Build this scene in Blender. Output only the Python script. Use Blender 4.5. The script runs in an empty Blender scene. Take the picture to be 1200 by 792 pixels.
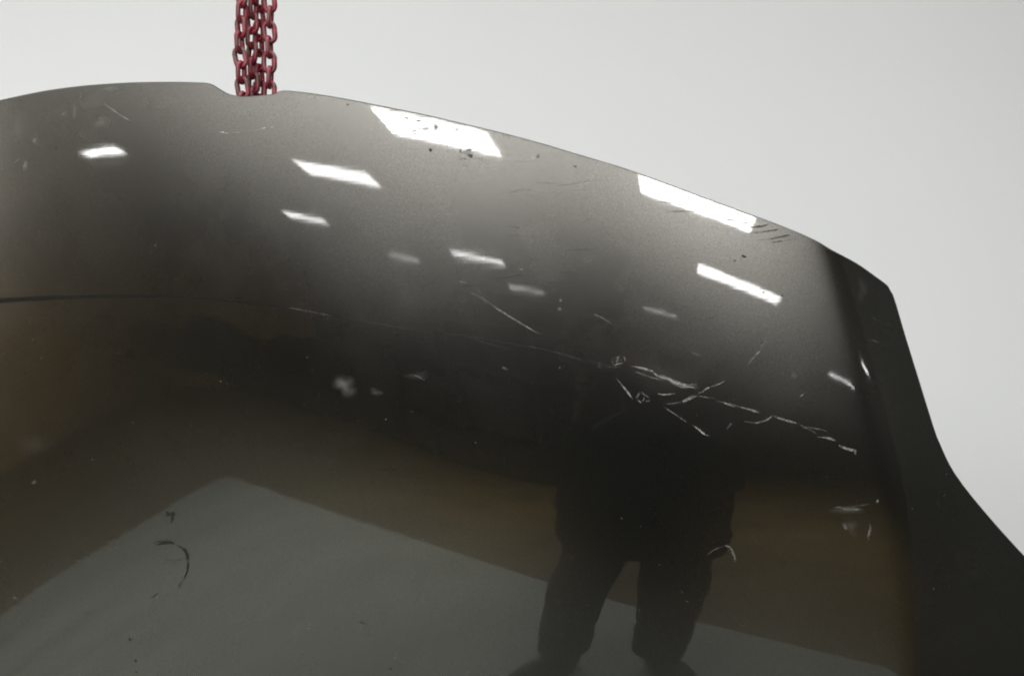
import bpy, bmesh, math, random
import numpy as np
from mathutils import Vector, Matrix
from mathutils.geometry import delaunay_2d_cdt
random.seed(7)
S = bpy.context.scene
COL = S.collection

# ------------------------------------------------------------------ camera, world, exposure
cam_d = bpy.data.cameras.new('camera')
cam_d.sensor_width = 36.0
cam_d.lens = 36.0 * 1287 / 1200
cam_d.clip_start = 0.01
cam_d.clip_end = 200
cam = bpy.data.objects.new('camera', cam_d)
COL.objects.link(cam)
cam.location = (0, 0, 1.45)
cam.rotation_euler = (math.radians(90), 0, 0)
S.camera = cam
W = bpy.data.worlds.new('World')
S.world = W
W.use_nodes = True
W.node_tree.nodes['Background'].inputs[0].default_value = (0.9, 0.95, 1, 1)
W.node_tree.nodes['Background'].inputs[1].default_value = 0.05
S.view_settings.view_transform = 'Standard'
S.view_settings.look = 'None'
S.view_settings.gamma = 1
S.view_settings.use_curve_mapping = False
S.view_settings.exposure = 0.0
S.cycles.max_bounces = 8
S.cycles.diffuse_bounces = 4
S.cycles.glossy_bounces = 5
S.cycles.transparent_max_bounces = 16
S.cycles.caustics_reflective = False
S.cycles.caustics_refractive = False
S.cycles.sample_clamp_indirect = 6
S.cycles.filter_width = 2.0
LAMP = 58.0
CEIL = 3.1

# ------------------------------------------------------------------ measured shape of the bonnet (metres)
SPL=[[1.2525,1.26306,1.27421,1.28586,1.29791,1.31036,1.32326,1.33666,1.35054,1.3649,1.37987],[1.22333,1.23145,1.24107,1.25096,1.25944,1.26658,1.27253,1.27756,1.28229,1.28785,1.29532],[1.20326,1.20602,1.2118,1.21847,1.22275,1.2262,1.22778,1.227,1.22481,1.22561,1.22904],[1.19251,1.18807,1.18699,1.18644,1.18746,1.18767,1.18674,1.18418,1.18084,1.18004,1.18127],[1.18805,1.17436,1.16472,1.15851,1.15433,1.14997,1.14913,1.14854,1.14857,1.1488,1.1499],[1.18611,1.1631,1.14448,1.13077,1.12115,1.1177,1.12013,1.12242,1.12488,1.12782,1.13221],[1.18499,1.15353,1.12658,1.10546,1.09347,1.09688,1.10121,1.10511,1.11067,1.11817,1.12813],[1.18434,1.14541,1.11369,1.09117,1.08045,1.08375,1.08912,1.09636,1.10703,1.12123,1.13845],[1.18421,1.13934,1.10556,1.08423,1.07219,1.07792,1.08783,1.09989,1.11751,1.13882,1.16363],[1.18491,1.13689,1.10229,1.08134,1.0732,1.08295,1.09952,1.11813,1.14215,1.17071,1.20339],[1.18669,1.13875,1.10572,1.08791,1.08552,1.0989,1.1213,1.14817,1.17988,1.21632,1.25727],[1.19071,1.14581,1.11687,1.10421,1.1077,1.12583,1.15428,1.18934,1.22969,1.27485,1.32468],[1.19812,1.15863,1.13576,1.12956,1.13943,1.16355,1.19874,1.24196,1.29133,1.34587,1.4052]]
NOSE=[(-0.5674,1.7124),(-0.5345,1.7163),(-0.5025,1.7194),(-0.4608,1.7214),(-0.4104,1.7216),(-0.3613,1.7198),(-0.3306,1.7177),(-0.3173,1.7157),(-0.3059,1.709),(-0.2956,1.7036),(-0.2797,1.7009),(-0.2648,1.7013),(-0.2482,1.7022),(-0.2417,1.7045),(-0.2353,1.7052),(-0.2198,1.7033),(-0.2025,1.7005),(-0.1755,1.6954),(-0.1397,1.6875),(-0.0894,1.6762),(-0.0519,1.6667),(-0.0155,1.6574),(0.0258,1.6459),(0.066,1.6333),(0.1111,1.6192),(0.1518,1.6043),(0.1924,1.5888),(0.233,1.5737),(0.2635,1.5626),(0.2975,1.5486),(0.3189,1.5368),(0.3449,1.5239),(0.3675,1.5091),(0.3769,1.5023),(0.3799,1.4972),(0.3836,1.4894),(0.3923,1.456),(0.4014,1.4227),(0.4186,1.3625),(0.4248,1.3456),(0.4347,1.3243),(0.4454,1.308),(0.4601,1.2898),(0.4836,1.2638),(0.5039,1.2428),(0.5177,1.2291)]
SCRATCHES=[
(0.0014,0.40,[(0.0991,1.4297),(0.1075,1.4318)]),
(0.0015,0.50,[(0.0991,1.4267),(0.1109,1.4293)]),
(0.0015,0.55,[(0.1008,1.4229),(0.11,1.4259)]),
(0.0013,0.40,[(0.0983,1.4297),(0.1008,1.4221)]),
(0.0013,0.40,[(0.1109,1.4322),(0.1125,1.4263)]),
(0.0011,0.35,[(0.105,1.4322),(0.1033,1.4212)]),
(0.0022,0.80,[(0.1159,1.4229),(0.1251,1.4213),(0.1351,1.4187),(0.1402,1.4162)]),
(0.0038,0.60,[(0.1385,1.4179),(0.1435,1.4137),(0.1502,1.4112),(0.1585,1.4104)]),
(0.0029,0.75,[(0.1435,1.4145),(0.1518,1.4112),(0.1602,1.407),(0.1685,1.4045),(0.1819,1.4012)]),
(0.0019,0.45,[(0.151,1.4087),(0.1643,1.4028),(0.1735,1.4016)]),
(0.0019,0.50,[(0.1735,1.4037),(0.1802,1.4045),(0.1852,1.3995)]),
(0.0012,0.35,[(0.1201,1.4179),(0.1351,1.412),(0.1535,1.407)]),
(0.0015,0.35,[(0.1826,1.3928),(0.1918,1.3911),(0.2018,1.389)]),
(0.0022,0.55,[(0.2018,1.3886),(0.2118,1.3861),(0.2217,1.382)]),
(0.0020,0.70,[(0.2201,1.3828),(0.2317,1.3799),(0.2442,1.3762)]),
(0.0020,0.70,[(0.2541,1.3737),(0.2658,1.3704),(0.2816,1.3658)]),
(0.0015,0.40,[(0.2816,1.3654),(0.2932,1.3595),(0.2998,1.3554)]),
(0.0019,0.60,[(0.2981,1.3541),(0.3081,1.3525),(0.3181,1.3496)]),
(0.0024,0.65,[(0.3197,1.3462),(0.3263,1.3421),(0.338,1.3391)]),
(0.0017,0.50,[(0.3372,1.3412),(0.3363,1.3354)]),
(0.0014,0.35,[(0.2849,1.3629),(0.3015,1.3604),(0.314,1.3562)]),
(0.0010,0.40,[(0.1509,1.3847),(0.16,1.3856),(0.1684,1.3877)]),
(0.0020,0.80,[(0.1667,1.3873),(0.1751,1.3902),(0.1835,1.3949)]),
(0.0022,0.95,[(0.1826,1.3944),(0.1894,1.3982),(0.1952,1.4012)]),
(0.0014,0.60,[(0.1944,1.4008),(0.2036,1.4046),(0.2111,1.4079)]),
(0.0016,0.75,[(0.15,1.3817),(0.1583,1.3767),(0.1666,1.3717),(0.1741,1.3667)]),
(0.0019,0.85,[(0.1774,1.3642),(0.1833,1.3605),(0.1891,1.3559),(0.1949,1.3542)]),
(0.0017,0.75,[(0.1066,1.4069),(0.1124,1.3993),(0.1199,1.3892)]),
(0.0011,0.40,[(0.1032,1.4102),(0.1074,1.4052)]),
(0.0014,0.50,[(0.1224,1.39),(0.1267,1.396)]),
(0.0014,0.50,[(0.1267,1.3964),(0.1367,1.3901)]),
(0.0014,0.50,[(0.1233,1.39),(0.1291,1.3854)]),
(0.0013,0.40,[(0.1308,1.3918),(0.1283,1.3859)]),
(0.0013,0.40,[(0.1316,1.3876),(0.1367,1.3884)]),
(0.0020,0.75,[(0.1417,1.3952),(0.1492,1.3944),(0.1618,1.3952)]),
(0.0014,0.60,[(0.2288,1.4206),(0.2356,1.4277),(0.2416,1.434)]),
(0.0019,0.55,[(0.2399,1.4332),(0.2442,1.4374)]),
(0.0011,0.35,[(0.2442,1.4374),(0.2485,1.4449),(0.2536,1.4525)]),
(0.0011,0.35,[(0.2266,1.3686),(0.2349,1.3674),(0.2432,1.3665)]),
(0.0017,0.65,[(0.2391,1.3665),(0.2482,1.3686),(0.2558,1.3737)]),
(0.0015,0.60,[(0.2819,1.3913),(0.2862,1.3946),(0.2904,1.3971)]),
(0.0019,0.30,[(0.2099,1.3593),(0.2132,1.3635),(0.2166,1.3669)]),
(0.0009,0.14,[(0.0425,1.4355),(0.0704,1.4279),(0.0974,1.4233)]),
(0.0008,0.09,[(-0.0889,1.4569),(-0.0628,1.4539),(-0.0283,1.4496),(0.0,1.444),(0.0281,1.4398),(0.051,1.4338),(0.0848,1.4263)]),
(0.0011,0.22,[(-0.2359,1.4818),(-0.2184,1.4791),(-0.202,1.4763),(-0.1821,1.4719)]),
(0.0008,0.10,[(-0.1821,1.4719),(-0.148,1.4665),(-0.0889,1.4569)]),
(0.0008,0.08,[(-0.0472,1.4509),(-0.0257,1.4449),(0.0,1.438)]),
(0.0010,0.50,[(-0.043,1.4964),(-0.0318,1.4908),(-0.0197,1.4834)]),
(0.0019,0.75,[(-0.0214,1.4847),(-0.0086,1.4757),(0.0043,1.4675),(0.0281,1.4526)]),
(0.0017,0.30,[(-0.0577,1.5094),(-0.0517,1.5068),(-0.0447,1.5055)]),
(0.0015,0.45,[(0.079,1.4746),(0.0891,1.4704),(0.1001,1.4636),(0.1118,1.4593)]),
(0.0014,0.22,[(0.1655,1.4454),(0.1772,1.4432),(0.1855,1.4399)]),
(0.0019,0.35,[(0.3145,1.2844),(0.3303,1.2828),(0.3453,1.2815)]),
(0.0029,0.80,[(0.3566,1.2907),(0.3591,1.2895)]),
(0.0024,0.40,[(0.3496,1.2685),(0.351,1.2626),(0.349,1.2541)]),
(0.0025,0.25,[(0.3246,1.2693),(0.328,1.2625)]),
(0.0010,0.25,[(0.3303,1.2844),(0.3511,1.2878)]),
(0.0010,0.35,[(0.1904,1.2351),(0.1995,1.2413),(0.2086,1.2452)]),
(0.0017,0.55,[(0.2078,1.2452),(0.2136,1.244),(0.2179,1.238),(0.2197,1.2286)]),
(0.0022,1.00,[(-0.4396,1.7033),(-0.4305,1.6964),(-0.4215,1.6896)]),
(0.0019,0.80,[(-0.4225,1.6905),(-0.4145,1.6856),(-0.4066,1.6807)]),
(0.0017,0.90,[(-0.3107,1.6658),(-0.2946,1.6647),(-0.2787,1.6659)]),
(0.0022,0.90,[(-0.2806,1.6655),(-0.262,1.6671),(-0.2444,1.6687)]),
(0.0017,0.60,[(-0.2233,1.6618),(-0.2115,1.6628),(-0.2006,1.662)]),
(0.0014,0.35,[(-0.0891,1.5183),(-0.0865,1.5218)]),
(0.0029,0.30,[(0.0477,1.4892),(0.049,1.4858)]),
(0.0034,0.30,[(0.0452,1.4794),(0.0494,1.4785)]),
(0.0022,0.22,[(0.006,1.5211),(0.0128,1.518)]),
(0.0027,0.80,[(-0.212,1.4302),(-0.2102,1.43)]),
(0.0019,0.30,[(-0.1038,1.4146),(-0.095,1.4111),(-0.088,1.4069)]),
(0.0017,0.25,[(-0.0103,1.4209),(-0.0026,1.4184)]),
(0.0014,0.30,[(-0.466,1.7185),(-0.4656,1.7065)]),
(0.0017,0.25,[(-0.5525,1.6423),(-0.546,1.6453),(-0.5416,1.6475)]),
(0.0012,0.30,[(0.1771,1.4357),(0.1871,1.4323)]),
(0.0013,0.22,[(0.3567,1.4704),(0.3694,1.4653)]),
(0.0013,0.20,[(0.3483,1.4508),(0.3645,1.4449)]),
]
DIRT=[
(0.0034,0.80,[(-0.3701,1.2618),(-0.3642,1.2629),(-0.3574,1.2659)]),
(0.0034,0.85,[(-0.3593,1.2658),(-0.3613,1.2594),(-0.3623,1.2529)]),
(0.0017,0.60,[(-0.3691,1.2655),(-0.3652,1.2642)]),
(0.0038,0.85,[(-0.3829,1.2289),(-0.3751,1.2315),(-0.3644,1.2328),(-0.3576,1.2303)]),
(0.0042,0.85,[(-0.3596,1.2307),(-0.3509,1.2283),(-0.3452,1.2217),(-0.3443,1.2126)]),
(0.0030,0.75,[(-0.3443,1.2135),(-0.3453,1.2017),(-0.3502,1.1923)]),
(0.0017,0.50,[(-0.3502,1.1923),(-0.3551,1.1848)]),
(0.0011,0.40,[(-0.3733,1.2142),(-0.3597,1.2138),(-0.3481,1.2152)]),
(0.0010,0.35,[(-0.3753,1.2095),(-0.3617,1.2101),(-0.3501,1.2124)]),
(0.0020,0.70,[(-0.3764,1.1793),(-0.3823,1.1745),(-0.3862,1.1715)]),
(0.0017,0.60,[(-0.4128,1.128),(-0.4099,1.1258),(-0.406,1.1283)]),
(0.0019,0.60,[(-0.4052,1.1053),(-0.4032,1.1017)]),
(0.0020,0.60,[(-0.4053,1.0924),(-0.4024,1.0907)]),
(0.0014,0.40,[(-0.4622,1.1505),(-0.4542,1.1537)]),
(0.0017,0.40,[(-0.1588,1.1571),(-0.1498,1.1539)]),
(0.0020,0.40,[(-0.128,1.1083),(-0.1218,1.1077)]),
(0.0025,0.70,[(-0.0832,1.6425),(-0.0815,1.6389)]),
(0.0031,0.80,[(-0.0536,1.6393),(-0.051,1.6397)]),
(0.0025,0.60,[(-0.0466,1.6392),(-0.0406,1.6404)]),
(0.0029,0.70,[(-0.0449,1.6348),(-0.0397,1.633)]),
(0.0014,0.40,[(-0.0553,1.6306),(-0.0466,1.6314)]),
(0.0020,0.60,[(-0.1096,1.6745),(-0.1052,1.6739)]),
(0.0015,0.55,[(-0.0982,1.671),(-0.0921,1.6697)]),
(0.0017,0.60,[(-0.1061,1.6595),(-0.0964,1.6617)]),
(0.0014,0.45,[(-0.0964,1.6617),(-0.0877,1.6666)]),
(0.0012,0.40,[(-0.1202,1.6752),(-0.1132,1.6749)]),
(0.0014,0.35,[(-0.0467,1.6487),(-0.038,1.6464)]),
(0.0029,0.80,[(0.0249,1.6338),(0.0275,1.632)]),
(0.0020,0.70,[(-0.1701,1.6893),(-0.1678,1.6884)]),
(0.0022,0.70,[(0.228,1.5318),(0.2331,1.5301)]),
(0.0019,0.60,[(0.2194,1.5258),(0.2228,1.5267)]),
(0.0025,0.50,[(0.2477,1.4952),(0.2502,1.4948)]),
(0.0024,0.45,[(0.2662,1.4923),(0.2688,1.4918)]),
(0.0017,0.40,[(0.0617,1.623),(0.0651,1.6212)]),
(0.0014,0.62,[(0.1923,1.5802),(0.2003,1.5801),(0.2084,1.5814)]),
(0.0014,0.62,[(0.2024,1.5741),(0.2139,1.5745),(0.2254,1.5763)]),
(0.0015,0.62,[(0.2091,1.5673),(0.2218,1.5685),(0.2347,1.5712)]),
(0.0015,0.62,[(0.2166,1.563),(0.2307,1.5642),(0.2448,1.5669)]),
(0.0015,0.62,[(0.2242,1.5587),(0.2413,1.56),(0.2584,1.5626)]),
(0.0016,0.62,[(0.2292,1.5536),(0.2484,1.5553),(0.2677,1.5584)]),
(0.0017,0.62,[(0.241,1.5476),(0.2598,1.5491),(0.2787,1.552)]),
(0.0013,0.62,[(0.2503,1.5438),(0.2687,1.5457),(0.2872,1.549)]),
(0.0011,0.62,[(0.1448,1.5863),(0.1575,1.5847),(0.1702,1.5845)]),
(0.0009,0.62,[(0.1532,1.5759),(0.1765,1.5761),(0.1999,1.5776)]),
]
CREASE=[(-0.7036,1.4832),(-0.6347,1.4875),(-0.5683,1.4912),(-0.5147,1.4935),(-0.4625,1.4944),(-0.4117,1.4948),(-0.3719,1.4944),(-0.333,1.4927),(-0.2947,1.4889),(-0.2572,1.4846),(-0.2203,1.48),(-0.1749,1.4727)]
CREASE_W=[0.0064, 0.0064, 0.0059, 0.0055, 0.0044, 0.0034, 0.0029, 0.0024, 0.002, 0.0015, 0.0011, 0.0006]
SMUDGES=[
((-0.4304, 1.7174),0.0119,0.0034,0.20),
((-0.5435, 1.6813),0.0085,0.0153,0.10),
((-0.3614, 1.6993),0.0340,0.0068,0.06),
((-0.1703, 1.4011),0.0144,0.0127,0.20),  # this and the next two: pale soft blobs below the crease
((-0.1382, 1.3953),0.0076,0.0051,0.15),
((-0.1766, 1.4045),0.0059,0.0051,0.14),
((-0.4418, 1.6805),0.0144,0.0076,0.16),
((-0.4734, 1.6941),0.0034,0.0110,0.17),
((-0.5231, 1.6662),0.0038,0.0042,0.30),
((-0.5352, 1.6387),0.0034,0.0076,0.35),
((-0.4582, 1.6676),0.0187,0.0042,0.07),
((0.3278, 1.2819),0.0221,0.0042,0.12),
((0.3322, 1.2651),0.0085,0.0119,0.07),
((-0.0345, 1.6277),0.0510,0.0051,0.05),
((0.0, 1.4997),0.0340,0.0085,0.03),
((-0.4507, 1.7057),0.0170,0.0102,0.07),
((-0.4859, 1.6929),0.0068,0.0042,0.14),
((0.2773, 1.413),0.0051,0.0034,0.15),
((-0.1132, 1.6728),0.0221,0.0076,0.08),
((0.349, 1.4977),0.0085,0.0136,0.05),
((-0.095, 1.412),0.0153,0.0042,0.08),
((0.1519, 1.4129),0.0510,0.0187,0.04),
((-0.5247, 1.3338),0.0340,0.0119,0.03),
((-0.5243, 1.2918),0.0042,0.0025,0.25),
((-0.5456, 1.165),0.0034,0.0025,0.25),
]
DARK_SMUDGES=[
((-0.0772, 1.6641),0.0042,0.0068,0.95),
((-0.0885, 1.6626),0.0102,0.0042,0.75),
((-0.0562, 1.6607),0.0042,0.0051,0.75),
((-0.099, 1.6576),0.0085,0.0025,0.60),
((-0.0658, 1.6543),0.0076,0.0025,0.50),
((-0.1079, 1.674),0.0051,0.0025,0.50),
((-0.0938, 1.6706),0.0076,0.0025,0.35),
((-0.0449, 1.6374),0.0059,0.0034,0.40),
((-0.0371, 1.6494),0.0051,0.0025,0.30),
((-0.0824, 1.6407),0.0030,0.0030,0.50),
]


# ------------------------------------------------------------------ helpers
def mat(name, base=(.5, .5, .5), rough=.5, metal=0.0, spec=.5):
    m = bpy.data.materials.new(name)
    m.use_nodes = True
    b = m.node_tree.nodes['Principled BSDF']
    b.inputs['Base Color'].default_value = (*base, 1)
    b.inputs['Roughness'].default_value = rough
    b.inputs['Metallic'].default_value = metal
    b.inputs['Specular IOR Level'].default_value = spec
    return m, m.node_tree, b

def nd(t, typ, **kw):
    n = t.nodes.new(typ)
    for k, v in kw.items():
        if k.startswith('i_'):
            key = k[2:]
            n.inputs[int(key) if key.isdigit() else key.replace('_', ' ')].default_value = v
        else:
            setattr(n, k, v)
    return n

def noise(t, scale, detail=4, rough=.55, coord='Object', stretch=None):
    tc = nd(t, 'ShaderNodeTexCoord')
    src = tc.outputs[coord]
    if stretch:
        mp = nd(t, 'ShaderNodeMapping')
        mp.inputs['Scale'].default_value = stretch[0]
        mp.inputs['Rotation'].default_value = stretch[1]
        t.links.new(src, mp.inputs[0])
        src = mp.outputs[0]
    n = nd(t, 'ShaderNodeTexNoise', i_Scale=scale, i_Detail=detail, i_Roughness=rough)
    t.links.new(src, n.inputs['Vector'])
    return n.outputs['Fac']

def ramp(t, src, stops):
    r = nd(t, 'ShaderNodeValToRGB')
    e = r.color_ramp.elements
    while len(e) < len(stops):
        e.new(.5)
    for k, (p, c) in enumerate(stops):
        e[k].position = p
        e[k].color = (*c, 1) if len(c) == 3 else c
    t.links.new(src, r.inputs[0])
    return r.outputs[0]

def rng(t, src, a, b, c, d):
    m = nd(t, 'ShaderNodeMapRange')
    for k, v in enumerate((a, b, c, d)):
        m.inputs[k + 1].default_value = v
    t.links.new(src, m.inputs[0])
    return m.outputs[0]

def bump(t, b, src, strength, dist, sock='Normal'):
    n = nd(t, 'ShaderNodeBump', i_Strength=strength, i_Distance=dist)
    t.links.new(src, n.inputs['Height'])
    t.links.new(n.outputs[0], b.inputs[sock])

def link(o, parent=None):
    COL.objects.link(o)
    if parent is not None:
        o.parent = parent
    return o

def from_data(name, v, f, m, parent=None, smooth=False):
    me = bpy.data.meshes.new(name)
    me.from_pydata([tuple(p) for p in v], [], [tuple(q) for q in f])
    me.materials.append(m)
    if smooth:
        me.polygons.foreach_set('use_smooth', [True] * len(me.polygons))
    me.update()
    return link(bpy.data.objects.new(name, me), parent)

def from_bm(name, bm, m, parent=None, smooth=False):
    me = bpy.data.meshes.new(name)
    bmesh.ops.recalc_face_normals(bm, faces=bm.faces)
    bm.to_mesh(me)
    bm.free()
    if m is not None:
        me.materials.append(m)
    if smooth:
        me.polygons.foreach_set('use_smooth', [True] * len(me.polygons))
    return link(bpy.data.objects.new(name, me), parent)

def box(bm, x0, x1, y0, y1, z0, z1, bev=0.0):
    r = bmesh.ops.create_cube(bm, size=1)
    for v in r['verts']:
        v.co = Vector((x0 + (v.co.x + .5) * (x1 - x0), y0 + (v.co.y + .5) * (y1 - y0), z0 + (v.co.z + .5) * (z1 - z0)))
    if bev:
        es = set(e for v in r['verts'] for e in v.link_edges)
        bmesh.ops.bevel(bm, geom=list(es), offset=bev, segments=2, affect='EDGES', profile=.6)

def thing(name, label, cat, loc=(0, 0, 0), rz=0.0, group=None):
    o = link(bpy.data.objects.new(name, None))
    o.location = loc
    o.rotation_euler = (0, 0, rz)
    o['label'] = label
    o['category'] = cat
    if group:
        o['group'] = group
    return o

def struct(o):
    o['kind'] = 'structure'
    return o

# ------------------------------------------------------------------ materials
def mk_wall(name, c, amt=.06):
    m, t, b = mat(name, c, .75, 0, .25)
    n = noise(t, 1.3, 5)
    d = tuple(x * (1 - amt) for x in c)
    t.links.new(ramp(t, n, [(.3, d), (.7, c)]), b.inputs['Base Color'])
    bump(t, b, noise(t, 160, 3), .08, .002)
    return m
M_WHITE = mk_wall('white_wall_paint', (.75, .772, .788), .03)
M_CEIL = mk_wall('ceiling_paint', (.55, .55, .535))
M_TAN = mk_wall('tan_wall_paint', (.62, .43, .16), .35)
M_DARKWALL = mk_wall('dark_wall_paint', (.085, .088, .076), .55)
M_UMBER = mk_wall('umber_wall_paint', (.105, .092, .068), .4)

m, t, b = mat('brown_floor', (.2, .17, .12), .55, 0, .3)
t.links.new(ramp(t, noise(t, .9, 8, .65), [(.30, (.042, .0285, .008)), (.5, (.072, .050, .0155)), (.72, (.100, .071, .025))]), b.inputs['Base Color'])
bump(t, b, noise(t, 60, 4), .1, .002)
M_FLOOR = m
m, t, b = mat('white_sheet', (.78, .78, .76), .6, 0, .3)
t.links.new(ramp(t, noise(t, 1.4, 6, .6), [(.25, (.165, .180, .157)), (.5, (.22, .235, .21)), (.75, (.27, .282, .258))]), b.inputs['Base Color'])
M_SHEET = m

# lamps: panels at set strengths; soft, strong and bright ones serve added unseen lamps
def mk_lamp(name, k):
    m = bpy.data.materials.new(name)
    m.use_nodes = True
    t = m.node_tree
    t.nodes.clear()
    em = nd(t, 'ShaderNodeEmission')
    em.inputs[0].default_value = (1.0, .99, .975, 1)
    em.inputs[1].default_value = LAMP*k
    o_ = nd(t, 'ShaderNodeOutputMaterial')
    t.links.new(em.outputs[0], o_.inputs[0])
    return m
M_LAMP = mk_lamp('lamp_diffuser', 1.0)
M_DIM = mk_lamp('dim_lamp_diffuser', .16)
M_SOFT = mk_lamp('soft_fill_diffuser', .222)
M_STRONG = mk_lamp('strong_fill_diffuser', 2.5)
M_MID = mk_lamp('medium_lamp_diffuser', .33)
M_RIM = mk_lamp('clean_lamp_diffuser', .60)
M_GLOW = mk_lamp('bright_fill_diffuser', .74)
M_LFRAME = mat('lamp_frame_white', (.75, .75, .74), .4)[0]

# bonnet paint: dark metallic base under a glossy clear coat, light polishing haze
m, t, b = mat('dark_grey_metallic_paint', (.006, .006, .0055), .5, 0, 0)
b.inputs['Coat Weight'].default_value = 1.0
b.inputs['Coat IOR'].default_value = 1.58
fl = noise(t, 900, 2)
gl = nd(t, 'ShaderNodeBsdfAnisotropic', distribution='BECKMANN')
t.links.new(ramp(t, fl, [(.35, (.048, .047, .0435)), (.65, (.070, .0685, .063))]), gl.inputs['Color'])
t.links.new(rng(t, noise(t, 6, 5, .65), .3, .7, .258, .298), gl.inputs['Roughness'])
ash = nd(t, 'ShaderNodeAddShader')
t.links.new(b.outputs[0], ash.inputs[0]); t.links.new(gl.outputs[0], ash.inputs[1])
t.links.new(ash.outputs[0], t.nodes['Material Output'].inputs[0])
n1 = noise(t, 5, 4)
n2 = noise(t, 7, 5, .6, 'Object', ((1.5, 1, 26), (0, math.radians(16), 0)))
mx = nd(t, 'ShaderNodeMath', operation='MULTIPLY')
t.links.new(n1, mx.inputs[0]); t.links.new(n2, mx.inputs[1])
t.links.new(rng(t, mx.outputs[0], .12, .42, .010, .055), b.inputs['Coat Roughness'])
ad = nd(t, 'ShaderNodeMath', operation='MULTIPLY_ADD')
n3 = noise(t, 9, 4, .55)
t.links.new(n2, ad.inputs[0]); ad.inputs[1].default_value = .25; t.links.new(n3, ad.inputs[2])
bump(t, b, ad.outputs[0], .04, .0006, 'Coat Normal')
M_PAINT = m
M_PRIMER = mat('inner_panel_paint', (.03, .03, .028), .4)[0]
M_EDGE = mat('matte_edge_paint', (.035, .034, .030), .55)[0]  # dull dark paint without clear coat, for the hem
M_STEEL = mat('bare_steel', (.3, .3, .29), .35, 1.0)[0]

def mk_alpha(name, col, rough, scale, lo, hi, attr):
    m, t, b = mat(name, col, rough, 0, .2)
    a = nd(t, 'ShaderNodeAttribute', attribute_name=attr)
    n = noise(t, scale, 3, .6)
    k = rng(t, n, lo, hi, .25, 1.0)
    mu = nd(t, 'ShaderNodeMath', operation='MULTIPLY')
    t.links.new(a.outputs['Fac'], mu.inputs[0]); t.links.new(k, mu.inputs[1])
    t.links.new(mu.outputs[0], b.inputs['Alpha'])
    return m
M_SCR = mk_alpha('scratched_clear_coat', (.37, .37, .35), .6, 330, .38, .66, 'wear_and_reflection')
M_DIRT = mk_alpha('dark_dirt', (.018, .018, .015), .8, 420, .3, .55, 'wear_and_reflection')
M_SMUDGE = mk_alpha('pale_smudge', (.5, .5, .48), .8, 130, .3, .7, 'wear_and_reflection')
M_CREASE = mk_alpha('painted_reflection', (.006, .006, .005), .8, 200, .0, .2, 'wear_and_reflection')

# chain
m, t, b = mat('worn_red_paint', (.3, .02, .04), .42, 0, .5)
oi = nd(t, 'ShaderNodeObjectInfo')
nn = noise(t, 190, 4, .6)
c1 = ramp(t, nn, [(.32, (.045, .040, .026)), (.41, (.13, .008, .018)), (.60, (.235, .009, .030)), (.80, (.40, .06, .085))])
c2 = ramp(t, nn, [(.46, (.055, .052, .034)), (.54, (.12, .010, .018)), (.66, (.225, .010, .030)), (.82, (.42, .08, .10))])
mi = nd(t, 'ShaderNodeMix', data_type='RGBA')
at = nd(t, 'ShaderNodeAttribute', attribute_name='worn', attribute_type='OBJECT')
t.links.new(at.outputs['Fac'], mi.inputs[0])
t.links.new(c1, mi.inputs[6]); t.links.new(c2, mi.inputs[7])
t.links.new(mi.outputs[2], b.inputs['Base Color'])
bump(t, b, nn, .25, .001)
M_CHAIN = m

M_JACKET = mat('dark_green_jacket', (.006, .015, .010), .9, 0, .1)[0]
M_TROUSER = mat('black_trousers', (.012, .012, .011), .85)[0]
M_SKIN = mat('skin', (.10, .055, .036), .7, 0, .2)[0]
M_SHOE = mat('black_shoe_leather', (.012, .012, .012), .4)[0]
M_HAIR = mat('dark_hair', (.008, .006, .005), .95, 0, .05)[0]
M_PHONE = mat('black_phone', (.01, .01, .01), .25)[0]
M_RACK = mat('dark_rack_steel', (.014, .015, .014), .85, 0, .1)[0]
M_CRATE = mat('dark_crate', (.012, .013, .012), .8, 0, .1)[0]
M_CRATE2 = mat('blue_grey_crate', (.024, .028, .031), .8, 0, .1)[0]

# ------------------------------------------------------------------ the room
XA, XB, YA, YB = -15.0, 7.0, -14.0, 2.2
def sheet(name, pts, m):
    return struct(from_data(name, pts, [range(len(pts))], m))
sheet('floor', [(XA, YA, 0), (XB, YA, 0), (XB, YB, 0), (XA, YB, 0)], M_FLOOR)
sheet('ceiling', [(XA, YA, CEIL + .03), (XA, YB, CEIL + .03), (XB, YB, CEIL + .03), (XB, YA, CEIL + .03)], M_CEIL)
sheet('wall', [(XA, YB, 0), (XB, YB, 0), (XB, YB, CEIL + .03), (XA, YB, CEIL + .03)], M_WHITE)
sheet('wall', [(-9.6, YA, 0), (XA, YA, 0), (XA, YA, CEIL + .03), (-9.6, YA, CEIL + .03)], M_TAN)
sheet('wall', [(XB, YA, 0), (-9.6, YA, 0), (-9.6, YA, CEIL + .03), (XB, YA, CEIL + .03)], M_UMBER)
sheet('wall', [(XA, YA, 0), (XA, YB, 0), (XA, YB, CEIL + .03), (XA, YA, CEIL + .03)], M_TAN)
sheet('wall', [(XB, YB, 0), (XB, YA, 0), (XB, YA, CEIL + .03), (XB, YB, CEIL + .03)], M_DARKWALL)
bm = bmesh.new()
box(bm, 1.5, 1.6, -.12, YB - .004, .002, CEIL + .026)
struct(from_bm('added_partition', bm, M_DARKWALL))  # added out of view to darken the reflection right of the crease

# pale sheet lying on the floor
bm = bmesh.new()
box(bm, 0, 7.5, 0, 2.55, .004, .010)
o = from_bm('floor_sheet', bm, M_SHEET)
o.location = (-4.877, -4.368, 0)
o.rotation_euler = (0, 0, .606)
o['label'] = 'large pale grey sheet on brown floor, mirrored along bottom of bonnet'
o['category'] = 'floor sheet'

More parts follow.
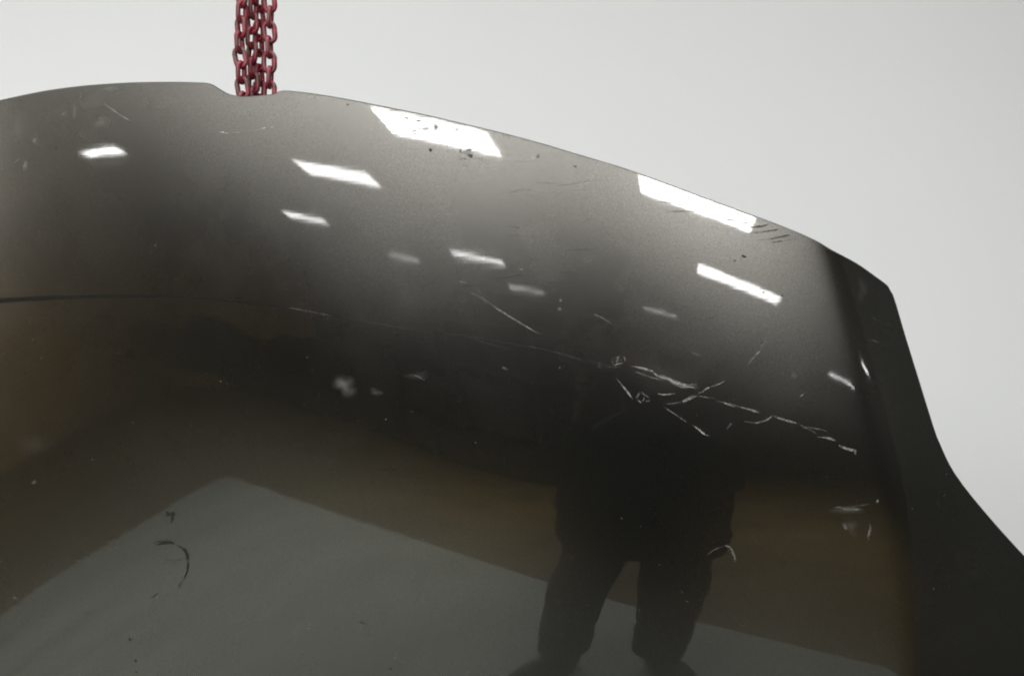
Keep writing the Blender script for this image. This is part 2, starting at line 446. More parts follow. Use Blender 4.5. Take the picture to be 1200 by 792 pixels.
# ceiling lamps: flat panels with a white frame
def lamp(x, y, label, l=1.2, w=.6, m=None):
    t_ = thing('ceiling_lamp', label, 'lamp', (x, y, CEIL), 0, 'panel lamps on the ceiling')
    bm = bmesh.new()
    for (a, b_, c, d) in ((-l/2-.03, l/2+.03, w/2, w/2+.03), (-l/2-.03, l/2+.03, -w/2-.03, -w/2),
                          (-l/2-.03, -l/2, -w/2, w/2), (l/2, l/2+.03, -w/2, w/2)):
        box(bm, a, b_, c, d, -.012, .028)
    from_bm('frame', bm, M_LFRAME, t_)
    from_data('diffuser', [(-l/2, -w/2, 0), (-l/2, w/2, 0), (l/2, w/2, 0), (l/2, -w/2, 0)], [(0, 1, 2, 3)], m or M_LAMP, t_)
    return t_
for x, y, l_, w_, m_, lab in (
    (-1.66, -4.22, 1.2, .6, M_RIM, 'lamp panel mirrored as the biggest bright patch, at the rim right of the chains'),
    (1.00, -4.10, 1.2, .55, M_RIM, 'lamp panel mirrored as long streak crossed by tear lines, at right rim'),
    (-9.09, -6.33, 1.1, .36, M_RIM, 'lamp panel mirrored as small lone diamond near left edge of the bonnet'),
    (-3.93, -6.22, 1.2, .55, M_MID, 'lamp panel mirrored as wide slanted diamond just below the notch'),
    (-6.42, -9.23, 1.0, .36, M_MID, 'narrow lamp mirrored as thin dash below and left of the wide diamond'),
    (1.72, -6.73, 1.2, .6, M_MID, 'lamp panel mirrored as soft slanted bar in the grey glow at right'),
    (-2.89, -9.78, 1.0, .32, M_MID, 'narrow lamp mirrored as bright thin dash at middle of the bonnet'),
    (-4.93, -11.01, .75, .24, M_DIM, 'narrow lamp mirrored as faint reddish dash left of the bright thin dash'),
    (-2.40, -11.82, .75, .28, M_DIM, 'narrow lamp mirrored as dim dash right of the bright thin dash'),
    (0.54, -11.13, .70, .22, M_DIM, 'narrow lamp mirrored as tiny dim dot left of the soft slanted bar'),
    (5.00, -11.91, 1.2, .4, M_MID, 'lamp panel mirrored as lower left glint of the pair by right crease'),
    (5.65, -5.95, .7, .4, M_MID, 'lamp panel mirrored as upper right glint of the pair by right crease')):
    lamp(x, y, lab, l_, w_, m_)
for x, y, lab in (  # fill lamps added out of view for the wall, floor and bonnet sheen
    (-1.2, .6, 'added fill lamp above and left of the red chains, lighting the white wall'),
    (.5, .6, 'added fill lamp above the middle of the bonnet, lighting the white wall behind it'),
    (-1.66, -2.7, 'added fill lamp behind the photographer at left, adding to the grey glow'),
    (-2.98, -2.75, 'added fill lamp left behind the photographer, filling the grey glow below the chains'),
    (-.40, -3.2, 'added fill lamp straight behind the photographer, adding to the grey glow'),
    (1.0, -2.6, 'added fill lamp behind the photographer at right, adding to the grey glow'),
    (-12.8, -5.0, 'added fill lamp far out at the left, lighting the tan wall'),
    (-4.3, -2.9, 'added fill lamp left of the photographer, adding a grey glow along the nose'),
    (-5.5, -2.5, 'second added fill lamp out at the left, adding a grey glow near the left edge'),
    (-10.6, -2.3, 'third added fill lamp out at the left, lighting the brown floor'),
    (-8.2, -1.2, 'fourth added fill lamp out at the left, nearest the white wall')):
    if x < -7: lamp(x, y, lab, m=M_STRONG)
    elif x < -4: lamp(x, y, lab, m=M_MID)
    elif 'glow' in lab: lamp(x, y, lab, 1.25 if x < -3 else 1.3, .6, M_GLOW)
    else: lamp(x, y, lab, m=M_SOFT)

# ------------------------------------------------------------------ bonnet
SP = np.array(SPL)
NX, NZ = SP.shape
X0, X1, Z0, Z1 = -.75, .75, .95, 1.85
HX = (X1 - X0) / (NX - 3); HZ = (Z1 - Z0) / (NZ - 3)
CK, CS = .20, .0055
def bas(t):
    return (np.stack([(1-t)**3, 3*t**3-6*t**2+4, -3*t**3+3*t**2+3*t+1, t**3], -1)/6,
            np.stack([-3*(1-t)**2, 9*t**2-12*t, -9*t**2+6*t+3, 3*t**2], -1)/6)
def depth(x, z):
    """depth of the outer skin and its slopes; runs on straight past the measured area"""
    x = np.asarray(x, float); z = np.asarray(z, float)
    xc = np.clip(x, X0 + 1e-6, X1 - 1e-6); zc = np.clip(z, Z0 + 1e-6, Z1 - 1e-6)
    u = (xc - X0)/HX; v = (zc - Z0)/HZ
    i = np.minimum(u.astype(int), NX-4); j = np.minimum(v.astype(int), NZ-4)
    bu, du = bas(u - i); bv, dv = bas(v - j)
    y = yx = yz = 0
    for a in range(4):
        for b_ in range(4):
            w = SP[i+a, j+b_]
            y = y + w*bu[..., a]*bv[..., b_]; yx = yx + w*du[..., a]*bv[..., b_]/HX; yz = yz + w*bu[..., a]*dv[..., b_]/HZ
    y = y + yx*(x-xc) + yz*(z-zc)
    dz = np.clip(1.53 - z, -.3, .6)
    q = np.clip((x - (.318 + .26*dz - .19*dz*dz))/CS, -40, 40)
    sg = 1/(1+np.exp(-q))
    return y + CK*CS*np.log1p(np.exp(q)), yx + CK*sg, yz + CK*sg*(.26 - .38*dz)
def skin(x, z, off=0.0):
    y, yx, yz = depth(x, z)
    n = np.stack([yx, -np.ones_like(yx), yz], -1)
    n /= np.linalg.norm(n, axis=-1, keepdims=True)
    return np.stack([np.asarray(x, float), y, np.asarray(z, float)], -1) + n*off, n

def resample(pts, step):
    pts = np.array(pts, float)
    out = []
    for a, b_ in zip(pts[:-1], pts[1:]):
        k = max(1, int(round(np.linalg.norm(b_-a)/step)))
        for q in range(k):
            out.append(a + (b_-a)*q/k)
    out.append(pts[-1])
    return np.array(out)
def catmull(pts, sub=6):
    p = np.array(pts, float)
    p = np.vstack([2*p[0]-p[1], p, 2*p[-1]-p[-2]])
    out = []
    for k in range(1, len(p)-2):
        for q in range(sub):
            t_ = q/sub
            out.append(.5*((2*p[k]) + (p[k+1]-p[k-1])*t_ + (2*p[k-1]-5*p[k]+4*p[k+1]-p[k+2])*t_*t_ + (3*p[k]-p[k-1]-3*p[k+1]+p[k+2])*t_**3))
    out.append(p[-2])
    return np.array(out)

nose = catmull(NOSE, 4)
right_side = [(.548, 1.188), (.585, 1.135), (.622, 1.06), (.648, .96), (.655, .85), (.64, .74), (.615, .66), (.58, .615)]
bottom = [(.45, .60), (.2, .585), (-.1, .58), (-.27, .578), (-.55, .585), (-.8, .60), (-.95, .61)]
left_side = [(-1.08, .64), (-1.14, .72), (-1.17, .85), (-1.165, .98), (-1.13, 1.10), (-1.07, 1.2), (-1.0, 1.30), (-.955, 1.40), (-.93, 1.50), (-.915, 1.55), (-.87, 1.6), (-.76, 1.655), (-.66, 1.692)]
rest = catmull([NOSE[-1]] + right_side + bottom + left_side + [NOSE[0]], 4)
outline = np.vstack([resample(nose, .006)[:-1], resample(rest, .008)[:-1]])

def inside(poly, p):
    x, z = p[:, 0], p[:, 1]
    r = np.zeros(len(p), bool)
    a = poly; b_ = np.roll(poly, -1, 0)
    for (x0, z0), (x1, z1) in zip(a, b_):
        c = (z0 > z) != (z1 > z)
        r ^= c & (x < (x1-x0)*(z-z0)/(z1-z0+1e-12) + x0)
    return r
def near(poly, p, d):
    r = np.zeros(len(p), bool)
    for q in poly:
        r |= ((p-q)**2).sum(1) < d*d
    return r
def panel(name, poly, step, off, m, parent, flip=False):
    gx, gz = np.meshgrid(np.arange(-1.2, .7, step), np.arange(.56, 1.75, step))
    g = np.stack([gx.ravel(), gz.ravel()], 1)
    g = g[inside(poly, g)]
    g = g[~near(poly, g, step*.5)]
    pts = [Vector(q) for q in np.vstack([poly, g])]
    n = len(poly)
    v, e, f, *_ = delaunay_2d_cdt(pts, [], [list(range(n))], 1, 1e-7)
    xs = np.array([q.x for q in v]); zs = np.array([q.y for q in v])
    P, N = skin(xs, zs, off)
    fs = []
    for q in f:
        a, b_, c = (P[k] for k in q[:3])
        nn_ = np.cross(b_-a, c-a)
        fs.append(tuple(q) if (nn_ @ N[q[0]] > 0) != flip else tuple(reversed(q)))
    o = from_data(name, P, fs, m, parent, True)
    o.data.normals_split_custom_set_from_vertices([tuple(q) for q in (-N if flip else N)])
    return o

bon = thing('car_bonnet', 'dark grey glossy car bonnet, scratched, hanging nose up from red chains', 'car bonnet', (0, 0, 0))
outer = panel('outer_panel', outline, .006, 0, M_PAINT, bon)
cen = np.array([-.27, 1.12])
inner_poly = resample(np.vstack([cen + (outline[::6]-cen)*.965, cen + (outline[:1]-cen)*.965]), .02)[:-1]
panel('inner_panel', inner_poly, .03, -.022, M_PRIMER, bon, True)
# folded hem round the edge of the skin
P, N = skin(outline[:, 0], outline[:, 1])
T = np.roll(P, -1, 0) - np.roll(P, 1, 0)
T /= np.linalg.norm(T, axis=1, keepdims=True)
Bn = np.cross(T, N)
if (Bn[10] @ np.array([0, 0, 1])) < 0: Bn = -Bn
R = .0013
rings, norms = [], []
for a in np.radians([0, 22, 45, 68, 90, 112, 135, 158, 180]):
    rings.append(P + N*(-R + R*math.cos(a)) + Bn*R*math.sin(a))
    norms.append(N*math.cos(a) + Bn*math.sin(a))
rings.append(rings[-1] - Bn*.016); norms.append(-N)
nr, npt = len(rings), len(P)
fs = []
for r_ in range(nr-1):
    for k in range(npt):
        k2 = (k+1) % npt
        fs.append((r_*npt+k, r_*npt+k2, (r_+1)*npt+k2, (r_+1)*npt+k))
V = np.vstack(rings); NN = np.vstack(norms)
q = fs[0]
if np.cross(V[q[1]]-V[q[0]], V[q[2]]-V[q[0]]) @ NN[q[0]] < 0:
    fs = [tuple(reversed(q)) for q in fs]
hem = from_data('hem', V, fs, M_EDGE, bon, True)
hem.data.normals_split_custom_set_from_vertices([tuple(q) for q in NN])
# latch striker behind the nose notch, where the chains are hooked
ky = float(depth(-.262, 1.66)[0])
bm = bmesh.new()
box(bm, -.30, -.225, ky+.024, ky+.027, 1.60, 1.672, .001)
box(bm, -.287, -.281, ky+.027, ky+.060, 1.645, 1.651, .001)
box(bm, -.244, -.238, ky+.027, ky+.060, 1.645, 1.651, .001)
box(bm, -.287, -.238, ky+.060, ky+.066, 1.645, 1.651, .001)
from_bm('striker', bm, M_STEEL, bon)

# scratches, dirt, smudges and a painted reflection: thin marks lying on the skin
def set_wear_and_reflection(me, vals):
    a = me.attributes.new('wear_and_reflection', 'FLOAT', 'POINT')
    a.data.foreach_set('value', np.asarray(vals, float))
def strip(name, pts, widths, alpha, m, off, jitter=.25, fade=True):
    p = catmull(pts, 8) if len(pts) > 2 else np.array(pts, float)
    p = resample(p, .0011)
    n = len(p)
    d = np.gradient(p, axis=0)
    d /= np.linalg.norm(d, axis=1, keepdims=True) + 1e-9
    nrm = np.stack([-d[:, 1], d[:, 0]], 1)
    s = np.linspace(0, 1, n)
    w = np.interp(s, np.linspace(0, 1, len(widths)), widths)
    if fade:
        w = w*np.clip(np.minimum(s, 1-s)*5, .25, 1)
    wob = np.array([random.uniform(-1, 1) for _ in range(n)])
    wob = np.convolve(wob, np.ones(3)/3, 'same')
    w = w*(1 + jitter*wob)
    p = p + nrm*(wob*np.mean(widths)*jitter*.35)[:, None]
    rows, al = [], []
    for sd, k in ((-.5, 0.0), (-.2, 1.0), (.2, 1.0), (.5, 0.0)):
        q_ = p + nrm*(w*sd*1.25)[:, None]
        rows.append(skin(q_[:, 0], q_[:, 1], off)[0])
        al.append(np.full(n, alpha*k)*np.clip(np.minimum(s, 1-s)*8+.3, 0, 1))
    fs = []
    for r_ in range(3):
        for k in range(n-1):
            fs.append((r_*n+k, r_*n+k+1, (r_+1)*n+k+1, (r_+1)*n+k))
    o = from_data(name, np.vstack(rows), fs, m, outer, True)
    set_wear_and_reflection(o.data, np.concatenate(al))
    return o
def hairs(name, pts, w, alpha, m, off):
    """a scratch is a bundle of short ragged hairlines"""
    p = catmull(pts, 8) if len(pts) > 2 else np.array(pts, float)
    p = resample(p, .0013)
    n = len(p)
    nh = 1 if w < .0013 else 2 if w < .0017 else 4 if w < .0024 else 7
    d = np.gradient(p, axis=0); d /= np.linalg.norm(d, axis=1, keepdims=True) + 1e-9
    nrm = np.stack([-d[:, 1], d[:, 0]], 1)
    V, A, fs = [], [], []
    for h in range(nh):
        if nh > 1 and n > 6 and h > 0:
            i0 = random.randint(0, n//2); i1 = min(n, i0 + random.randint(max(4, n//4), n))
        else:
            i0, i1 = 0, n
        mm = i1 - i0
        o0 = random.uniform(-.42, .42)*w if nh > 1 else 0
        slope = random.uniform(-.25, .25)*w
        wob = np.convolve(np.array([random.uniform(-1, 1) for _ in range(mm+4)]), np.ones(5)/5, 'valid')[:mm]
        c = p[i0:i1] + nrm[i0:i1]*(o0 + slope*np.linspace(-1, 1, mm) + wob*w*.30)[:, None]
        s = np.linspace(0, 1, mm)
        hw = (w if nh == 1 else .00072 + .00016*w/.001)*(.65 + .5*np.array([random.random() for _ in range(mm)]))*np.clip(np.minimum(s, 1-s)*5, .3, 1)
        patch = np.clip(np.convolve(np.array([random.uniform(-.2, 1.25) for _ in range(mm+6)]), np.ones(7)/7, 'valid')[:mm]*2-.25, .12, 1)
        al = alpha*patch*(1 if nh == 1 else random.uniform(.55, 1.0))*np.clip(np.minimum(s, 1-s)*6+.25, 0, 1)
        b0 = len(V)
        for sd, kk in ((-.6, 0.0), (-.15, 1.0), (.15, 1.0), (.6, 0.0)):
            q_ = c + nrm[i0:i1]*(hw*sd*1.3)[:, None]
            V.extend(skin(q_[:, 0], q_[:, 1], off + .000012*h)[0]); A.extend(al*kk)
        for r_ in range(3):
            for q in range(mm-1):
                fs.append((b0+r_*mm+q, b0+r_*mm+q+1, b0+(r_+1)*mm+q+1, b0+(r_+1)*mm+q))
    o = from_data(name, V, fs, m, outer, True)
    set_wear_and_reflection(o.data, A)
    return o
k = 0
for (w, a, pts) in SCRATCHES:
    hairs('scratch', pts, w, a, M_SCR, .00030 + .00001*(k % 9)); k += 1
# fine hairline scuffs left by polishing along the nose
for _ in range(46):
    x = random.uniform(-.12, .33); z = random.uniform(1.46, 1.70)
    ln = random.uniform(.015, .065); an = math.radians(random.gauss(-5, 7))
    pts = [(x + ln*s_*math.cos(an), z + ln*s_*math.sin(an) + .002*math.sin(3*s_)) for s_ in (-.5, -.2, .2, .5)]
    if not inside(outline, np.array([(p_[0], p_[1] + .004) for p_ in pts])).all(): continue
    dark = random.random() < .5
    hairs('scratch' if not dark else 'dirt_mark', pts, random.uniform(.0005, .0011), random.uniform(.06, .20)*(.7 if dark else 1), M_SCR if not dark else M_DIRT, .0004 + .00001*(k % 9)); k += 1
for (w, a, pts) in DIRT:
    hairs('dirt_mark', pts, w*1.15, a, M_DIRT, .00042 + .00001*(k % 9)); k += 1
o = strip('painted_reflection', CREASE, CREASE_W, .9, M_CREASE, .00020, .1, False)  # dark reflected line along the crease, painted as a matte strip
for (cx, cz), rx, ry, al, sm in [(*s_, M_SMUDGE) for s_ in SMUDGES] + [(*s_, M_DIRT) for s_ in DARK_SMUDGES]:
    V, A, fs = [(cx, cz)], [al], []
    ns, nrg = 24, 5
    ph = [random.uniform(0, 6.28) for _ in range(3)]
    for r_ in range(1, nrg+1):
        for q in range(ns):
            th = 2*math.pi*q/ns
            wob = 1 + .18*math.sin(2*th+ph[0]) + .12*math.sin(3*th+ph[1]) + .08*math.sin(5*th+ph[2])
            V.append((cx + rx*r_/nrg*wob*math.cos(th), cz + ry*r_/nrg*wob*math.sin(th)))
            A.append(al*(1-(r_/nrg))**1.3 if r_ < nrg else 0)
    for q in range(ns):
        fs.append((0, 1+q, 1+(q+1) % ns))
        for r_ in range(nrg-1):
            a = 1+r_*ns
            fs.append((a+q, a+ns+q, a+ns+(q+1) % ns, a+(q+1) % ns))
    V = np.array(V)
    o = from_data('smudge', skin(V[:, 0], V[:, 1], .00055 + .00001*(k % 9))[0], fs, sm, outer, True)
    set_wear_and_reflection(o.data, A); k += 1
# specks of dust and small chips, too many to name
V, A, fs = [], [], []
for _ in range(420):
    x = random.uniform(-.60, .50); z = random.uniform(1.09, 1.70)
    if not inside(outline, np.array([[x, z]]))[0]: continue
    r_ = random.choice((.0003, .0003, .0004, .0005, .0007)); n0 = len(V); al = random.uniform(.1, .4)
    for q in range(6):
        th = q*math.pi/3 + random.uniform(-.3, .3)
        V.append((x + r_*math.cos(th)*random.uniform(.7, 1.5), z + r_*math.sin(th))); A.append(al)
    fs.append(tuple(range(n0, n0+6)))
V = np.array(V)
o = from_data('dust_specks', skin(V[:, 0], V[:, 1], .0007)[0], fs, M_SMUDGE, outer)
set_wear_and_reflection(o.data, A); o['kind'] = 'stuff'

# ------------------------------------------------------------------ chains
PITCH, WIRE, WID, LEN = .0162, .00258, .0160, .0262
def link_mesh():
    a = (LEN - WID)/2; r = WID/2 - WIRE
    path = []
    for q in range(9):
        th = math.pi*q/8
        path.append((r*math.cos(th), a + r*math.sin(th)))
    for q in range(9):
        th = math.pi + math.pi*q/8
        path.append((r*math.cos(th), -a + r*math.sin(th)))
    V, fs = [], []
    n = len(path); ns = 8
    for q, (x, z) in enumerate(path):
        c = Vector((0, 0, a if q < 9 else -a))
        o_ = (Vector((x, 0, z)) - c).normalized()
        for s_ in range(ns):
            th = 2*math.pi*s_/ns
            w = WIRE*(1.12 if q in (0, 17) else 1)
            V.append(Vector((x, 0, z)) + o_*w*math.cos(th) + Vector((0, w*math.sin(th), 0)))
    for q in range(n):
        for s_ in range(ns):
            fs.append((q*ns+s_, q*ns+(s_+1) % ns, ((q+1) % n)*ns+(s_+1) % ns, ((q+1) % n)*ns+s_))
    me = bpy.data.meshes.new('chain_link')
    me.from_pydata([tuple(v) for v in V], [], fs)
    me.materials.append(M_CHAIN)
    me.polygons.foreach_set('use_smooth', [True]*len(me.polygons))
    bm = bmesh.new(); bm.from_mesh(me); bmesh.ops.recalc_face_normals(bm, faces=bm.faces); bm.to_mesh(me); bm.free()
    return me
LM = link_mesh()
def strand(x, y, ztop, n, rot, worn, label, sway, twist=0.0, tilt=0.0):
    t_ = thing('chain', label, 'chain', (x, y, ztop), 0, 'red chain strands holding the bonnet')
    for q in range(n):
        o = link(bpy.data.objects.new('chain_link', LM), t_)
        z = -q*PITCH
        dx = sway*math.sin(q*.9) + random.uniform(-.0006, .0006)
        o.location = (dx, random.uniform(-.0006, .0006), z)
        o.rotation_euler = (random.uniform(-.05, .05), random.uniform(-.10, .10) + tilt*(1 if q % 2 else -.3), rot + twist*q + (math.pi/2 if q % 2 else 0) + random.uniform(-.22, .22))
        o['worn'] = max(0.0, min(1.0, worn + random.uniform(-.3, .3)))
    return t_
def pz(py, y): return 1.45 + (396-py)/1287*y
cy = 1.183
strand((316-600)/1287*cy, cy, pz(3, cy) + 10*PITCH, 21, .05, .15, 'red chain strand at the right edge of the bundle, its open links seen face-on', .0004)
strand((303.5-600)/1287*(cy+.016), cy+.016, pz(14, cy) + 10*PITCH, 21, 1.0, .3, 'red chain strand second from right, mostly hidden behind its neighbours', .0006, .02)
strand((296-600)/1287*(cy+.006), cy+.006, pz(8, cy) + 10*PITCH, 21, .9, .35, 'red chain strand in the middle of the bundle, links seen half turned', .0008, .02)
strand((282.5-600)/1287*(cy-.008), cy-.008, pz(17, cy) + 10*PITCH, 21, .55, .55, 'red chain strand at the left edge, most worn, with dark bare patches', .0016, .05, .16)

# ------------------------------------------------------------------ racks and crates across the room (dark shapes in the paint)
def rack(loc, rz, wdt, h, label):
    t_ = thing('storage_rack', label, 'rack', loc, rz, 'dark racks across the room')
    for sx in (-wdt/2, wdt/2-.06):
        for sy in (0, .74):
            bm = bmesh.new(); box(bm, sx, sx+.06, sy, sy+.06, 0, h); from_bm('upright', bm, M_RACK, t_)
    for z in (.12, .85, 1.6, h-.1):
        bm = bmesh.new(); box(bm, -wdt/2+.06, wdt/2-.06, 0, .8, z, z+.05); from_bm('shelf', bm, M_RACK, t_)
    bm = bmesh.new(); box(bm, -wdt/2+.06, wdt/2-.06, .802, .82, .05, h-.02); from_bm('back_panel', bm, M_CRATE, t_)
    return t_
ux, uy = .824, .567
def along(s, back=0.0): return (-6.0 + ux*s + uy*back, -9.2 + uy*s - ux*back)
rz_ = math.atan2(uy, ux)
crn = ('behind the photographer', 'beside the tan wall', 'at the far end')
for k, s_ in enumerate((.95, 2.85, 4.75)):
    x, y = along(s_)
    rack((x, y, .0), rz_ + math.pi, 1.86, (2.45, 2.35, 2.15)[k], ('tall dark storage rack at left of the row, a dark shape in the paint', 'dark storage rack in middle of the row, a dark shape in the paint', 'lower dark storage rack nearest the person, a dark shape in the paint')[k])
for k, (s_, z, w, h) in enumerate(((.5, .17, .7, .5), (1.3, .17, .6, .6), (.9, .9, 1.3, .6), (2.4, .17, .8, .55), (3.3, .17, .6, .45), (2.8, .9, 1.2, .55), (4.3, .17, .7, .6), (5.1, .17, .6, .5), (4.7, .9, 1.2, .6), (.9, 1.65, 1.2, .6), (2.8, 1.65, 1.3, .5))):
    x, y = along(s_, .4)
    bm = bmesh.new(); box(bm, -w/2, w/2, -.33, .33, 0, h, .012)
    o = from_bm('crate', bm, M_CRATE2 if k in (3, 4) else M_CRATE)
    o.location = (x, y, z + .001); o.rotation_euler = (0, 0, rz_)
    o['label'] = 'dark crate standing on one of the storage racks, a dim shape in the paint'; o['category'] = 'crate'; o['group'] = 'crates on the storage racks'
t_ = thing('added_dark_block', 'added dark block left of the racks, a black wedge under the crease line', 'dark block', (-6.3, -9.7, 0.002), math.pi + .12)  # added out of view, underside sloped to mirror as the black wedge
bm = bmesh.new()
n_ = 14
for q in range(n_ + 1):
    s_ = q/n_
    lo = 1.0*s_ + .05*math.sin(q*1.7); hi = 1.38 + .16*math.sin(q*.9) + .08*math.sin(q*2.3)
    for y_, z_ in ((-.45, lo), (-.45, hi), (.45, hi), (.45, lo)):
        bm.verts.new((6.4*s_, y_, max(z_, .0)))
bm.verts.ensure_lookup_table()
for q in range(n_):
    for e in range(4):
        bm.faces.new([bm.verts[4*q+e], bm.verts[4*q+(e+1) % 4], bm.verts[4*q+4+(e+1) % 4], bm.verts[4*q+4+e]])
bm.faces.new([bm.verts[k_] for k_ in (0, 1, 2, 3)]); bm.faces.new([bm.verts[4*n_+k_] for k_ in (3, 2, 1, 0)])
from_bm('block_body', bm, M_CRATE, t_)
for y_ in (-.38, .32):
    bm = bmesh.new(); box(bm, 5.9, 5.96, y_, y_+.06, 0, .95); from_bm('leg', bm, M_RACK, t_)

# ------------------------------------------------------------------ the photographer, seen only as a reflection
def skinned(name, chains, mats, parent, sub=2):
    me = bpy.data.meshes.new(name)
    V, E, Rr, idx = [], [], [], {}
    for ch in chains:
        prev = None
        for (key, co, r) in ch:
            if key in idx: cur = idx[key]
            else:
                cur = len(V); idx[key] = cur; V.append(co); Rr.append(r)
            if prev is not None and prev != cur: E.append((prev, cur))
            prev = cur
    me.from_pydata(V, E, [])
    o = bpy.data.objects.new(name, me); COL.objects.link(o)
    md = o.modifiers.new('skin', 'SKIN')
    md.use_smooth_shade = True
    for k_, r in enumerate(Rr):
        me.skin_vertices[0].data[k_].radius = r if isinstance(r, tuple) else (r, r)
        me.skin_vertices[0].data[k_].use_root = k_ == 0
    o.modifiers.new('sub', 'SUBSURF').levels = sub
    dg = bpy.context.evaluated_depsgraph_get()
    me2 = bpy.data.meshes.new_from_object(o.evaluated_get(dg))
    bpy.data.objects.remove(o); bpy.data.meshes.remove(me)
    me2.name = name
    me2.materials.clear()
    for m_ in mats: me2.materials.append(m_)
    return link(bpy.data.objects.new(name, me2), parent)
per = thing('person', 'person in dark jacket and trousers holding up a phone, mirrored in bonnet', 'person', (.08, -.26, 0))
hip = ('hip', (-.005, 0, .92), (.225, .13))
chains = [
    [hip, ('belly', (.01, 0, 1.05), (.245, .13)), ('chest', (.025, 0, 1.19), (.245, .125)), ('neck0', (.03, .0, 1.31), (.13, .08)), ('neck', (.025, .012, 1.355), .055), ('jaw', (.02, .035, 1.42), (.065, .078)), ('skull', (.02, .02, 1.50), (.076, .090)), ('crown', (.02, .01, 1.565), (.055, .065))],
    [hip, ('lh', (-.125, 0, .80), .118), ('lk', (-.215, .02, .50), .118), ('ls', (-.250, 0, .30), .112), ('la', (-.258, -.02, .09), .112)],
    [hip, ('rh', (.115, 0, .80), .118), ('rk', (.100, .02, .50), .120), ('rs', (.080, 0, .30), .100), ('ra', (.065, -.02, .09), .100)],
    [('chest', 0, 0), ('lsh', (-.165, 0, 1.27), .074), ('le', (-.225, .04, 1.08), .062), ('lf', (-.19, .10, 1.235), .045), ('lw', (-.135, .165, 1.39), .030), ('lpalm', (-.122, .185, 1.435), (.020, .034))],
    [('chest', 0, 0), ('rsh', (.205, 0, 1.27), .074), ('re', (.26, .04, 1.08), .062), ('rf', (.18, .10, 1.235), .045), ('rw', (.115, .165, 1.38), .030), ('rpalm', (.095, .185, 1.425), (.020, .034))],
]
body = skinned('body', chains, [M_TROUSER, M_JACKET, M_SKIN], per)
from mathutils import noise as mnoise
for v in body.data.vertices:                     # creases in the trouser cloth
    if v.co.z < .80:
        k_ = mnoise.noise(Vector((v.co.x*9, v.co.y*9, v.co.z*16)))*.014 + mnoise.noise(Vector((v.co.x*14+5, v.co.y*14, v.co.z*24)))*.005
        v.co += v.normal*k_
rings_ = [(.735, -.005, .262, .165), (.80, -.006, .268, .17), (.93, -.008, .268, .165), (1.05, .008, .272, .160), (1.2, .026, .270, .155), (1.29, .05, .235, .14), (1.345, .045, .155, .115), (1.375, .035, .085, .085)]
V, fs, ns = [], [], 40
zs_ = np.linspace(.735, 1.375, 34)
for z in zs_:
    cx_, hw_, hd_ = (np.interp(z, [q[0] for q in rings_], [q[j] for q in rings_]) for j in (1, 2, 3))
    for q in range(ns):
        th = 2*math.pi*q/ns
        c_, s_ = math.cos(th), math.sin(th)
        f_ = 1 + .07*mnoise.noise(Vector((c_*3, s_*3, z*9))) + .035*mnoise.noise(Vector((c_*7+3, s_*7, z*22)))
        hem_ = .018*mnoise.noise(Vector((c_*2, s_*2, 3.3))) if z < .74 else 0
        V.append((cx_ + hw_*f_*math.copysign(abs(c_)**.8, c_), hd_*f_*math.copysign(abs(s_)**.8, s_), z + hem_))
for r_ in range(len(zs_)-1):
    for q in range(ns):
        fs.append((r_*ns+q, r_*ns+(q+1) % ns, (r_+1)*ns+(q+1) % ns, (r_+1)*ns+q))
from_data('jacket', V, fs, M_JACKET, per, True)
for p_ in body.data.polygons:
    c = p_.center
    hand = c.z > 1.395 and c.y > .14
    p_.material_index = 2 if (c.z > 1.335 and c.y > -.03 or hand) else (1 if c.z > .86 else 0)
for sx, bx, tw in ((-1, -.262, -.95), (1, .075, .6)):
    bm = bmesh.new()
    r_ = bmesh.ops.create_icosphere(bm, subdivisions=3, radius=1)
    for v in bm.verts:
        y = v.co.y
        w = .052*(1 - .18*max(0, y)**2) ; h = .075 if y < 0 else .075 - .035*y
        v.co = Vector((v.co.x*w, y*.145 + .07, max(v.co.z, -.55)*h + .045))
    o = from_bm('shoe', bm, M_SHOE, per, True)
    o.location = (bx, -.02, .008); o.rotation_euler = (0, 0, -tw if sx > 0 else -tw)
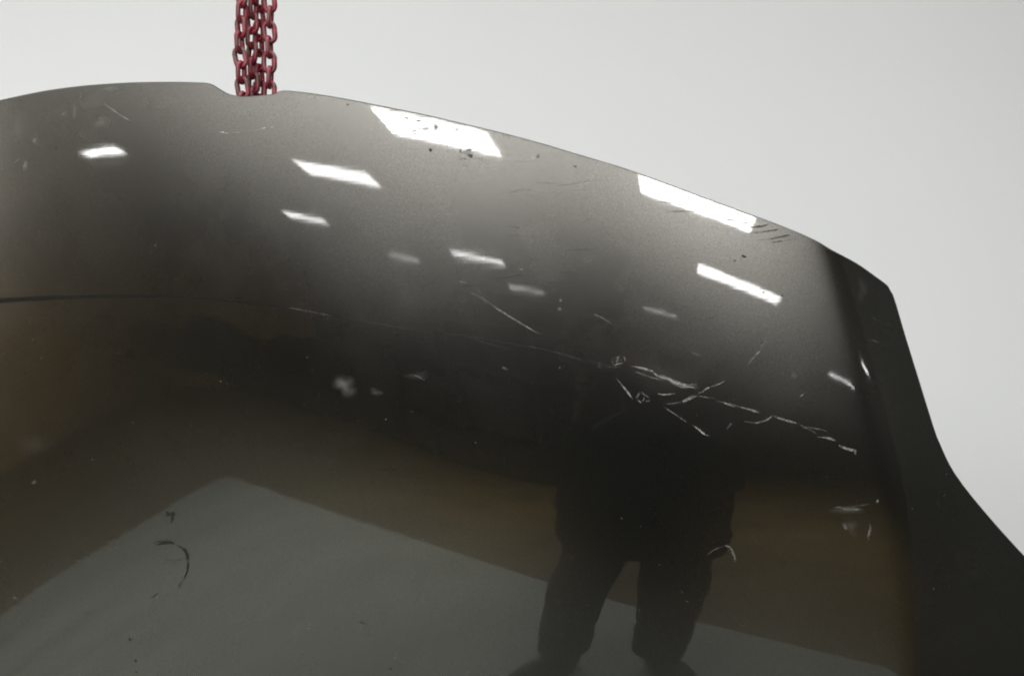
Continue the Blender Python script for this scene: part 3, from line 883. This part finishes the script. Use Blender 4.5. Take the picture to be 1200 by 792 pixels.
# hands: four fingers and a thumb each, curled round the phone
for sx, hx in ((-1, -.122), (1, .095)):
    for q in range(4):
        z = 1.405 + .019*q; ln = (.85, 1, .97, .8)[q]
        skinned('finger', [[('a', (hx, .19, z), .0085), ('b', (hx - sx*.004, .19+.030*ln, z+.002), .0085), ('c', (hx - sx*-.020*ln, .19+.042*ln, z+.003), .0078), ('d', (hx + sx*.036*ln, .19+.036*ln, z+.003), .0068)]], [M_SKIN], per, 1)
    skinned('thumb', [[('a', (hx, .18, 1.41), .010), ('b', (hx + sx*-.012, .172, 1.435), .0095), ('c', (hx - sx*.028, .182, 1.452), .008)]], [M_SKIN], per, 1)
bm = bmesh.new(); bmesh.ops.create_icosphere(bm, subdivisions=3, radius=1)
for v in bm.verts:
    v.co = Vector((v.co.x*.089 + .02, v.co.y*.10 - .005, v.co.z*.09 + 1.535))
bmesh.ops.delete(bm, geom=[v for v in bm.verts if v.co.y > .055 and v.co.z < 1.55 or v.co.z < 1.47], context='VERTS')
from_bm('hair', bm, M_HAIR, per, True)
for ex in (-.015, .055):
    bm = bmesh.new(); bmesh.ops.create_uvsphere(bm, u_segments=12, v_segments=8, radius=.011, matrix=Matrix.Translation((ex, .104, 1.485)))
    from_bm('eye', bm, M_HAIR, per, True)
bm = bmesh.new(); bmesh.ops.create_cone(bm, segments=10, radius1=.017, radius2=.006, depth=.045, cap_ends=True, matrix=Matrix.Translation((.02, .118, 1.46)))
from_bm('nose', bm, M_SKIN, per, True)
bm = bmesh.new(); box(bm, -.003, .043, .108, .116, 1.418, 1.426, .003)
from_bm('mouth', bm, mat('lips', (.3, .12, .1), .5)[0], per)
for ex in (-.064, .104):
    bm = bmesh.new(); bmesh.ops.create_icosphere(bm, subdivisions=2, radius=1)
    for v in bm.verts: v.co = Vector((v.co.x*.010 + ex, v.co.y*.022 + .012, v.co.z*.032 + 1.47))
    from_bm('ear', bm, M_SKIN, per, True)
bm = bmesh.new(); box(bm, -.083, .083, -.055, -.046, -.037, .037, .004)
o = from_bm('phone', bm, M_PHONE)
o.location = (.066, .010, 1.447)
o['label'] = 'black phone held level in both hands by the mirrored person'; o['category'] = 'phone'
